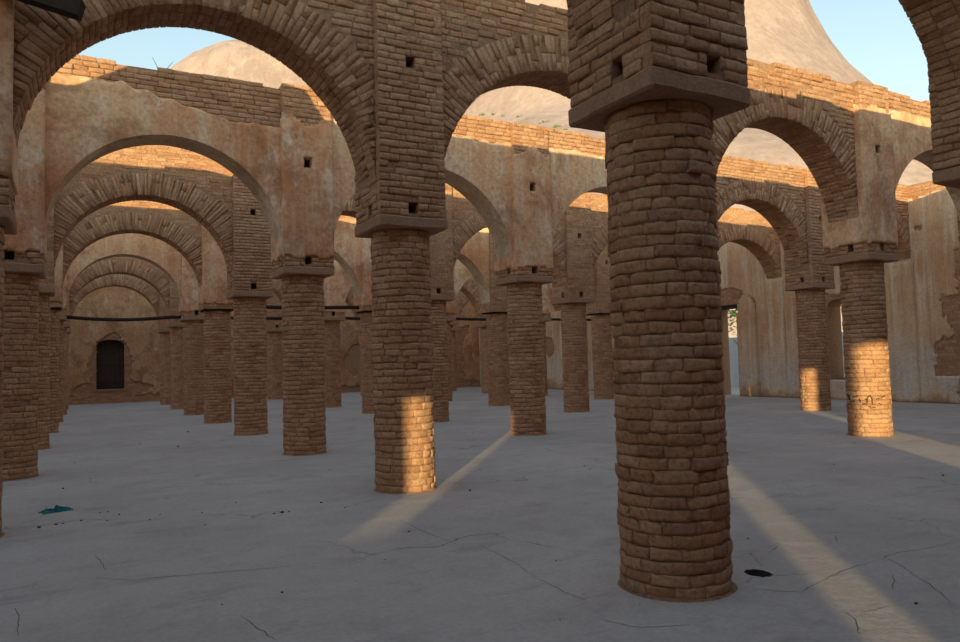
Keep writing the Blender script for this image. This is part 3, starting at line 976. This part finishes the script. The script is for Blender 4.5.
# end wall with arched shuttered doorway
def wall_with_skin(name, label, place, u0, u1, h, openings, thick, skin_mat, mask_fn, brick_areas, du=0.085):
    """openings: (ua, ub, zlo, zspring, rise) arched; place(u, z, d): d into the wall"""
    root = empty(name, (0, 0, 0), label, 'structure', None, 'structure')
    mb = MB()
    ops = sorted(openings)
    u = u0
    def blk(a, b_, z0, z1):
        if b_ - a < 1e-4 or z1 - z0 < 1e-4: return
        P = [place(a, z0, 0), place(b_, z0, 0), place(b_, z0, thick), place(a, z0, thick), place(a, z1, 0), place(b_, z1, 0), place(b_, z1, thick), place(a, z1, thick)]
        mb.add(P, [(0, 3, 2, 1), (4, 5, 6, 7), (0, 1, 5, 4), (1, 2, 6, 5), (2, 3, 7, 6), (3, 0, 4, 7)])
    for (a, b_, zlo, zsp, rise) in ops:
        blk(u, a, 0, h)
        blk(a, b_, 0, zlo)
        n = 12
        for k in range(n):
            ua, ub = a + (b_ - a) * k / n, a + (b_ - a) * (k + 1) / n
            def zz_(uu):
                t = (uu - (a + b_) / 2) / ((b_ - a) / 2)
                return zsp + rise * math.sqrt(max(0, 1 - t * t))
            za, zb = zz_(ua), zz_(ub)
            P0 = [place(ua, za, 0), place(ub, zb, 0), place(ub, h, 0), place(ua, h, 0)]
            P1 = [place(ua, za, thick), place(ub, zb, thick), place(ub, h, thick), place(ua, h, thick)]
            mb.quad(*P0); mb.quad(*P1[::-1]); mb.quad(P0[1], P0[0], P1[0], P1[1]); mb.quad(P0[3], P0[2], P1[2], P1[3])
        u = b_
    blk(u, u1, 0, h)
    mb.build('masonry_core', M['mortar'], root)
    nu = int((u1 - u0) / du); nv = int(h / du)
    mask = np.zeros((nv, nu), bool)
    def in_open(uu, v, pad=0.0):
        for (a, b_, zlo, zsp, rise) in ops:
            if a - pad < uu < b_ + pad and zlo - pad < v:
                t = (uu - (a + b_) / 2) / ((b_ - a) / 2 + pad)
                if abs(t) < 1 and v < zsp + pad + rise * math.sqrt(max(0, 1 - t * t)): return True
        return False
    for b_ in range(nv):
        for a in range(nu):
            uu = u0 + (a + 0.5) * du; v = (b_ + 0.5) * du
            mask[b_, a] = mask_fn(uu, v) and not in_open(uu, v, 0.03)
    V, F = mask_sheet(mask, lambda uu, v, d: place(uu, v, d - 0.035), du, du, u0, 0, 0.035, seed=3, amp=0.012)
    link('plaster_skin', mesh_np('plaster_skin', V, F, skin_mat, True), root)
    # bricks where the skin has come off
    B = Bricks()
    rg = random.Random(5)
    o = np.array(place(0, 0, 0)); eu = np.array(place(1, 0, 0)) - o; ed = np.array(place(0, 0, 1)) - o
    ch = 0.095
    for (ua, ub, za, zb) in brick_areas:
        for cidx in range(int((zb - za) / ch)):
            zc = za + (cidx + 0.5) * ch
            uu = ua
            while uu < ub:
                ln = rg.uniform(0.2, 0.3)
                um = uu + ln / 2
                a = int((um - u0) / du); b_ = int(zc / du)
                covered = 2 <= a < nu - 2 and 2 <= b_ < nv - 2 and mask[b_ - 1:b_ + 2, a - 2:a + 3].all()
                if not covered and not in_open(um, zc, 0.10) and zc < h:
                    B.put('flat_far', axes(eu, ed, (0, 0, 1), (ln - 0.012) / BL, 1, ch * 0.9 / BH), np.array(place(um, zc, -0.012 + rg.gauss(0, 0.003))))
                uu += ln
    B.emit(root)
    return root

D0, D1 = 1.0, 2.28
def end_mask(u, v):
    e = 0.16 * nz(u * 1.2, v * 1.2, 3) + 0.07 * nz(u * 4, v * 4, 1)
    if v < 0.38 + 0.9 * e: return False
    # broken patch around the doorway
    if math.hypot((u - 1.66) / 0.98, (v - 1.75) / 1.75) < 1 + 1.1 * e: return False
    if math.hypot((u - 1.75) / 1.75, (v - 0.72) / 0.42) < 1 + 0.8 * e: return False
    # niche further along
    if 19.9 + 2 * e < u < 21.9 + 3.5 * e and v < 3.7 + 2 * e: return False
    if 7.2 < u < 8.6 + 3 * e and 2.9 + e < v < 3.25 + e: return False
    if nz(u * 0.45 + 3, v * 0.55, 7) + 0.3 * e > 0.52: return False
    if v > 6.3 + e: return False
    return True
wall_end = wall_with_skin('wall_end', 'ochre stained end wall with a dark shuttered doorway', lambda u, z, d: (u, YE + d, z), XL, XW + 0.7, 6.8,
    [(D0, D1, 0.72, 2.95, 0.28), (20.3, 21.2, 0.0, 2.9, 0.35)], 0.7, M['plaster_ochre'], end_mask, [(-1.2, 4.0, 0, 3.9), (18.5, 23, 0, 4.2), (6, 12, 0, 6.8)])
# door: leaf of boards set in the recess
dr = empty('door_1', ((D0 + D1) / 2, YE + 0.3, 0.72), 'dark weathered board door in the end wall', 'door', None, 'structure')
nb = 6
for k in range(nb):
    mb = MB(); wdt = (D1 - D0) / nb
    mb.box(-(D1 - D0) / 2 + k * wdt + 0.006, -(D1 - D0) / 2 + (k + 1) * wdt - 0.006, 0.0, 0.05, 0.0, 2.45)
    mb.build('plank', M['door_wood'], dr)
mb = MB(); mb.box(-(D1 - D0) / 2, (D1 - D0) / 2, 0.05, 0.08, 0.0, 2.5); mb.build('back_board', M['door_wood'], dr)
for z in (0.35, 1.25, 2.0):
    mb = MB(); mb.box(-(D1 - D0) / 2, (D1 - D0) / 2, -0.03, 0.0, z, z + 0.1); mb.build('ledge', M['door_wood'], dr)
mb = MB(); mb.box(-(D1 - D0) / 2 - 0.12, (D1 - D0) / 2 + 0.12, -0.36, 0.0, -0.09, -0.0); mb.build('sill', M['slab'], dr)
ns = MB(); ns.box(20.3, 21.2, YE + 0.45, YE + 0.5, 0, 3.25)
ns.build('niche_back', M['plaster_pale'], wall_end)

# window wall
WY0, WY1 = 15.85, 16.62
DY0, DY1 = 20.52, 21.75
def side_mask(u, v):
    e = 0.16 * nz(u * 1.3, v * 1.3, 13) + 0.07 * nz(u * 4, v * 4, 11)
    if v > 6.42 + e: return False
    # brick shows below and in front of the springing of the arcade by the corner patch
    if u < 13.0 + 1.6 * e and 0.85 < v < 1.75 + 2.2 * e + 0.35 * (13.0 - u): return False
    if u < 12.45 + 2.2 * e and 1.2 < v < 2.9: return False
    if u < 12.75 + 1.8 * e and 2.55 + e < v < 3.25 + e: return False
    if u < 12.3 + e and v < 4.6: return False
    # round brick arch above the doorway
    dx, dz = u - 21.15, v - 3.35
    if v > 3.45 and math.hypot(dx / 1.25, dz / 0.95) < 1.0 + 0.5 * e: return False
    if math.hypot((u - 19.85) / 0.22, (v - 3.45) / 0.35) < 1 + e: return False
    if 16.0 < u < 17.1 and 3.3 < v < 3.65 + e: return False
    if nz(u * 0.4 + 9, v * 0.5, 17) + 0.3 * e > 0.6: return False
    for hu, hv in ((14.25, 3.68), (18.95, 3.73), (13.3, 5.4), (17.6, 5.3)):
        if math.hypot(u - hu, v - hv) < 0.11: return False
    return True
wall_side = wall_with_skin('wall_side', 'tall plastered window wall with salt stains and a bare brick patch', lambda u, z, d: (XW + d, u, z), -10.5, YE, 6.8,
    [(WY0, WY1, 0.72, 3.2, 0.25), (DY0, DY1, 0.0, 3.5, 0.02), (10.9, 11.7, 0.0, 3.0, 0.3), (25.4, 26.2, 0.72, 3.2, 0.25)], 0.72, M['side_plaster'], side_mask,
    [(9, 14.5, 0.0, 6.8), (15.0, 18, 2.5, 6.8), (18.5, 23.2, 2.6, 6.8), (23.2, 41, 6.2, 6.8)], du=0.075)
lt = MB(); lt.box(XW - 0.02, XW + 0.7, DY0 - 0.2, DY1 + 0.2, 3.5, 3.62); lt.build('door_lintel', M['wood'], wall_side)
bs = MB(); bs.box(XW - 0.03, XW + 0.72, WY0 - 0.1, WY1 + 0.06, 0.66, 0.72); bs.build('window_sill', M['slab'], wall_side)
# flat pilasters under the arch springings
for j in range(2, 9):
    x0_, x1_, xc_, r_, zs_ = bay_geom(3, j)
    zsp = zs_ + math.sqrt(max(0, r_ * r_ - (x1_ - xc_) ** 2))
    V, F = mask_sheet(np.array([[(b_ * 0.1 < zsp - 0.02) for a in range(9)] for b_ in range(45)]), lambda u, z, d: (XW - 0.10 + d, YJ[j] + u, z), 0.086, 0.1, -0.385, 0, 0.11, seed=j, amp=0.012)
    link('pilaster', mesh_np('pilaster', V, F, M['side_plaster'], True), wall_side)
# broad jamb beside the doorway
V, F = mask_sheet(np.array([[(b_ * 0.08 < 3.86 - 0.9 * (abs(a - 5.5) / 6) ** 4) for a in range(12)] for b_ in range(50)]), lambda u, z, d: (XW - 0.16 + d, 19.62 + u, z), 0.0745, 0.08, 0, 0, 0.17, seed=21, amp=0.015)
link('door_jamb', mesh_np('door_jamb', V, F, M['side_plaster'], True), wall_side)

# outside: ground, pale yard wall, tree
mb = MB()
mb.add([(-1500, -1500, -0.2), (1500, -1500, -0.2), (1500, 1500, -0.2), (-1500, 1500, -0.2)], [(0, 1, 2, 3)])
structure(mb.build('ground', M['sand']), 'dusty ground outside the building')
mb = MB(); mb.box(33.0, 33.4, 10, 45, -0.2, 2.6)
structure(mb.build('wall_yard', M['limewash']), 'pale limewashed yard wall seen through the doorway')

# ------------------------------------------------------------------ columns, piers, arches
COLUMNS = [(i, j) for j in range(2, 9) for i in range(-1, 4)] + [(0, 1), (1, 1)]
for (i, j) in COLUMNS:
    make_column(i, j)
    make_pier(i, j)
for j in range(2, 9):
    for i in range(-1, 4):
        make_bay(i, j)
make_bay(-1, 1); make_bay(0, 1); make_bay(1, 1)

# ------------------------------------------------------------------ rock domes
def dome(name, label, az, dist, prof, seed, amp, sy=1.0):
    cx, cy = dist * math.sin(math.radians(az)), dist * math.cos(math.radians(az))
    n = 150
    prof = sorted(prof, key=lambda p: p[1])
    zs = np.array([p[1] for p in prof]); rs = np.array([p[0] for p in prof])
    m_ = 90
    V, F = [], []
    for k in range(m_ + 1):
        z = zs[-1] * (1 - (1 - k / m_) ** 1.6) if k < m_ else zs[-1]
        rr = float(np.interp(z, zs, rs))
        for q in range(n):
            a = 2 * math.pi * q / n
            p = Vector((math.cos(a) * 2.2, math.sin(a) * 2.2, z / 90))
            e = 1 + amp * (nz(p.x + seed, p.y, p.z) + 0.45 * nz(p.x * 3 + seed, p.y * 3, p.z * 2) + 0.16 * nz(p.x * 9, p.y * 9, p.z * 7 + seed))
            V.append((rr * e * math.cos(a), rr * e * math.sin(a), z + 1.2 * nz(p.x * 5, p.y * 5, seed)))
    for k in range(m_):
        for q in range(n):
            F.append((k * n + q, k * n + (q + 1) % n, (k + 1) * n + (q + 1) % n, (k + 1) * n + q))
    o = link(name, mesh_np(name, V, F, M['rock'], True), None, (cx, cy, -1))
    return tag(o, label, 'rock')
dome('granite_dome', 'tall pale granite dome with a steep sweeping flank, behind the window wall', 41.0, 400,
     [(0, 300), (30, 296), (52, 278), (68, 245), (80, 210), (88, 180), (94, 160), (100, 145), (107, 132), (117, 119), (132, 97), (160, 79), (200, 58), (255, 0)], 2.0, 0.02)
dome('granite_dome', 'smaller rounded granite dome rising beyond the end wall', 13.0, 800,
     [(0, 333), (36, 330), (62, 324), (85, 312), (103, 294), (119, 264), (142, 206), (181, 103), (213, 0)], 7.0, 0.05)

# shrubs at the foot of the rock
def shrub(p, s, label):
    bm = bmesh.new()
    rg = random.Random(int(p[0] * 10))
    for k in range(7):
        mm = Matrix.Translation(Vector((rg.gauss(0, s * 0.5), rg.gauss(0, s * 0.5), abs(rg.gauss(s * 0.4, s * 0.25))))) @ Matrix.Diagonal((s * rg.uniform(.4, .7), s * rg.uniform(.4, .7), s * rg.uniform(.3, .5), 1))
        bmesh.ops.create_icosphere(bm, subdivisions=2, radius=1, matrix=mm)
    for v in bm.verts: v.co += 0.18 * s * Vector((nz(v.co.x * 3, v.co.y * 3, v.co.z * 3), nz(v.co.x * 3 + 5, v.co.y * 3, 0), nz(v.co.z * 3, 4, v.co.x * 3)))
    me = bpy.data.meshes.new('shrub'); bm.to_mesh(me); bm.free(); me.materials.append(M['shrub'])
    o = link('shrub', me, None, p)
    tag(o, label, 'shrub', 'shrubs on the rock slope')
def pix_ray(x, y):
    return (FWD * 737.62 + RGT * (x - 480) + UPV * (321 - y)).normalized()
dg = None
bpy.context.view_layer.update()
big = [o for o in COL.objects if o.name.startswith('granite_dome')][0]
for (x, y, s) in ((482, 115, 1.1), (493, 115, .8), (503, 116, .7), (519, 117, 1.0), (528, 119, .6), (547, 122, .9), (557, 127, 1.1), (566, 130, .9), (540, 124, .6)):
    d = pix_ray(x, y)
    o_loc = CAM - big.location
    hit, loc, nor, _ = big.ray_cast(o_loc, d)
    if hit: shrub(loc + big.location - nor * 0.3, s, 'small grey-green shrub on the rock slope above the wall top')

# tree and bare stem outside the doorway
tr = empty('tree', (29.5, 27.6, -0.2), 'leafy green tree outside the doorway of the window wall', 'tree')
mb = MB(); mb.tube([(0, 0, 0), (0.1, 0.05, 1.2), (0.0, 0.1, 2.4), (0.15, 0.1, 3.4)], [0.12, 0.1, 0.08, 0.05]); mb.build('trunk', M['bark'], tr)
rg = random.Random(3)
V, F = [], []
for k in range(1500):
    p = Vector((rg.gauss(0, 1.0), rg.gauss(0, 1.0), 4.3 + rg.gauss(0, 0.6)))
    u_ = Vector((rg.gauss(0, 1), rg.gauss(0, 1), rg.gauss(0, 0.6))).normalized(); w_ = u_.orthogonal().normalized()
    s = rg.uniform(0.06, 0.13); n0 = len(V)
    V += [p - u_ * s, p + w_ * s * 0.5, p + u_ * s, p - w_ * s * 0.5]; F.append((n0, n0 + 1, n0 + 2, n0 + 3))
link('crown', mesh('crown', V, F, M['leaf']), tr, kind='stuff')
mb = MB(); mb.tube([(0, 0, 0), (0.25, -0.08, 0.7), (0.3, -0.06, 1.3), (0.1, 0.05, 1.9), (-0.35, 0.2, 2.5)], [0.05, 0.045, 0.04, 0.03, 0.015], 7)
o = mb.build('bare_stem', M['bark'], None, (25.4, 22.5, -0.2))
tag(o, 'bare curved stem standing just outside the doorway', 'branch')

# ------------------------------------------------------------------ timbers
def pole(xa, xb, j, z, sag, name='tie_pole', lab=''):
    pts = []
    for k in range(9):
        t = k / 8
        pts.append((xa + (xb - xa) * t, YJ[j] + 0.03 * math.sin(3 * t + j), z - sag * math.sin(math.pi * min(1, t * 1.15)) ))
    mb = MB(); c0 = Vector(pts[0])
    mb.tube([Vector(p) - c0 for p in pts], 0.062, 8)
    o = mb.build('tie_pole', M['wood'], None, c0, smooth=True)
    tag(o, lab, 'pole', 'timber tie poles between columns')
for (i, j) in ((-1, 6), (0, 5), (0, 6), (1, 6), (2, 6), (3, 6)):
    xa = colx(i, j) + 0.3; xb = (colx(i + 1, j) - 0.3) if i < 3 else XW + 0.05
    zz_ = slab_z(i, j) + 0.13
    pole(xa, xb, j, zz_ if j == 6 else zz_ + 0.05, 0.10 if i == -1 else 0.03,
         lab=f'dark timber tie pole, {arc_word(j)} arcade from the end wall, {ORD[4 - i]} bay from window wall')
# beam stub at the big brick arch
mb = MB()
p0, p1 = Vector((-0.95, 8.62, 5.62)), Vector((0.06, 8.36, 5.33))
dv_ = (p1 - p0).normalized(); up_ = Vector((0, 0, 1)); sd = dv_.cross(up_).normalized(); up2 = sd.cross(dv_)
hw_, hh_ = 0.08, 0.085
P = []
for c_ in (p0, p1):
    for (a, b_) in ((-1, -1), (1, -1), (1, 1), (-1, 1)):
        P.append(c_ - p0 + sd * a * hw_ + up2 * b_ * hh_)
mb.add(P, [(0, 1, 2, 3), (4, 7, 6, 5), (0, 4, 5, 1), (1, 5, 6, 2), (2, 6, 7, 3), (3, 7, 4, 0)])
tag(mb.build('beam_stub', M['wood'], None, p0), 'dark broken timber beam end jutting out above the large brick arch', 'beam')

# painted marks on the sunlit column
def mark(i, j, th0, z0, th1, z1, w=0.0065):
    root = [o for o in COL.objects if o.name.startswith('brick_column') and abs(o.location.x - colx(i, j)) < .01 and abs(o.location.y - YJ[j]) < .01][0]
    V = []
    rr = R + 0.012
    d = Vector((R * (th1 - th0), z1 - z0)); n_ = Vector((-d.y, d.x)).normalized() * w
    for (t, z) in ((th0, z0), (th1, z1)):
        for s in (-1, 1):
            for e in (0.0, -0.03):
                a = t + s * n_.x / R
                V.append(((rr + e) * math.cos(a), (rr + e) * math.sin(a), z + s * n_.y))
    F = [(0, 2, 6, 4), (1, 5, 7, 3), (0, 4, 5, 1), (2, 3, 7, 6), (0, 1, 3, 2), (4, 6, 7, 5)]
    link('painted_mark', mesh('painted_mark', V, F, M['charcoal']), root)
ca_ = math.atan2(-YJ[2], -XI[2])
def mk(px0, py0, px1, py1):
    f = lambda px: ca_ + math.asin(max(-1, min(1, (px - 870.5) / 23.0)))
    g = lambda py: (434.5 - py) / (434.5 - 262.4) * 3.38 + 0.02
    mark(2, 2, f(px0), g(py0), f(px1), g(py1))
for s in ((850, 394, 852, 400), (852, 402, 857, 401), (855, 397, 860, 396), (861, 399, 863, 402), (864, 404, 868, 403), (867, 399, 870, 399), (869, 403, 869, 398),
          (869, 398, 872, 395), (872, 395, 874, 398), (874, 398, 874, 404), (870, 406, 877, 407), (878, 399, 881, 398), (880, 403, 883, 404), (884, 397, 887, 396)):
    mk(*s)

# ------------------------------------------------------------------ litter on the floor
bx, by = G(56, 511)
bm = bmesh.new(); bmesh.ops.create_grid(bm, x_segments=26, y_segments=18, size=1.0)
for v in bm.verts:
    x, y = v.co.x, v.co.y
    rr = math.hypot(x, y)
    k = 1 + 0.25 * nz(x * 2, y * 2, 1)
    v.co = Vector((x * 0.165 * k, y * 0.11 * k, max(0.004, 0.035 + 0.06 * nz(x * 2.5, y * 2.5, 3) + 0.03 * nz(x * 7, y * 7, 3)) * max(0.05, 1 - rr ** 2 * 0.7)))
me = bpy.data.meshes.new('plastic_bag'); bm.to_mesh(me); bm.free(); me.materials.append(M['bag'])
o = link('plastic_bag', me, None, (bx, by, 0.0)); o.rotation_euler.z = 0.3
sm = o.modifiers.new('thickness', 'SOLIDIFY'); sm.thickness = 0.002
tag(o, 'crumpled teal plastic bag lying on the floor', 'bag')

def pebble_mesh(seed):
    bm = bmesh.new(); bmesh.ops.create_icosphere(bm, subdivisions=2, radius=1.0)
    for v in bm.verts:
        v.co *= 1 + 0.35 * nz(v.co.x * 1.3 + seed * 4, v.co.y * 1.3, v.co.z * 1.3)
        v.co.z *= 0.55
    zm = min(v.co.z for v in bm.verts)
    for v in bm.verts: v.co.z -= zm
    me = bpy.data.meshes.new('pebble'); bm.to_mesh(me); bm.free(); me.materials.append(M['stone'])
    return me
PEB = [pebble_mesh(k) for k in range(5)]
rg = random.Random(12)
for (x, y, s) in ((39, 528, 2.2), (56, 525, 1.6), (63, 524, 1.3), (81, 521, 1.4), (100, 513, 1), (108, 512, 1.2), (119, 515, 1.4), (107, 521, 1), (282, 513, 2.6), (274, 514, 1.6), (289, 512, 1.3), (345, 508, 1.2), (321, 503, 1.5),
                  (202, 513, 1.2), (205, 525, 1), (236, 503, 1.2), (178, 447, 1.5), (140, 444, 1), (470, 491, 1.8), (409, 532, 1.6), (282, 593, 2), (222, 605, 1.2), (556, 561, 1.2), (748, 539, 1.3), (916, 604, 2.2), (943, 476, 1.8), (834, 465, 1),
                  (188, 432, 1.4), (63, 489, 1.6), (160, 515, 1), (150, 520, 1), (330, 470, 1), (590, 470, 1), (480, 470, 1), (640, 605, 1), (560, 620, 1.2), (420, 590, 1), (385, 560, 1)):
    px, py = G(x, y)
    dist = math.hypot(px, py)
    r_ = s * dist / 738 * 0.75
    o = link('pebble', PEB[rg.randrange(5)], None, (px, py, 0.0))
    o.scale = (r_, r_ * rg.uniform(0.7, 1), r_ * 0.9); o.rotation_euler.z = rg.uniform(0, 6.28)
    if math.hypot(px - bx, py - by) < 1.2: where = 'beside the teal plastic bag'
    else:
        ci, cj = min(COLUMNS, key=lambda c: math.hypot(colx(*c) - px, YJ[c[1]] - py))
        where = f'near the column in the {row_word(ci)} row, {arc_word(cj)} from end wall'
    tag(o, 'small dark stone ' + where, 'stone', 'loose stones on the floor')

# dry twigs on the broken wall top
x0_, x1_, xc_, r_, zs_ = bay_geom(-1, 3)
mb = MB()
rg = random.Random(4)
for k in range(9):
    a, e = rg.uniform(0, 6.28), rg.uniform(0.2, 1.1)
    d = Vector((math.cos(a) * math.cos(e), math.sin(a) * math.cos(e), math.sin(e))) * rg.uniform(0.15, 0.4)
    mb.tube([(0, 0, 0), d * 0.6 + Vector((0, 0, 0.02)), d], [0.008, 0.006, 0.003], 5)
tag(mb.build('dry_twigs', M['bark'], None, (1.35, YJ[3], TOP - 0.05)), 'tuft of dry twigs on the broken top of the plastered arcade wall', 'twigs')
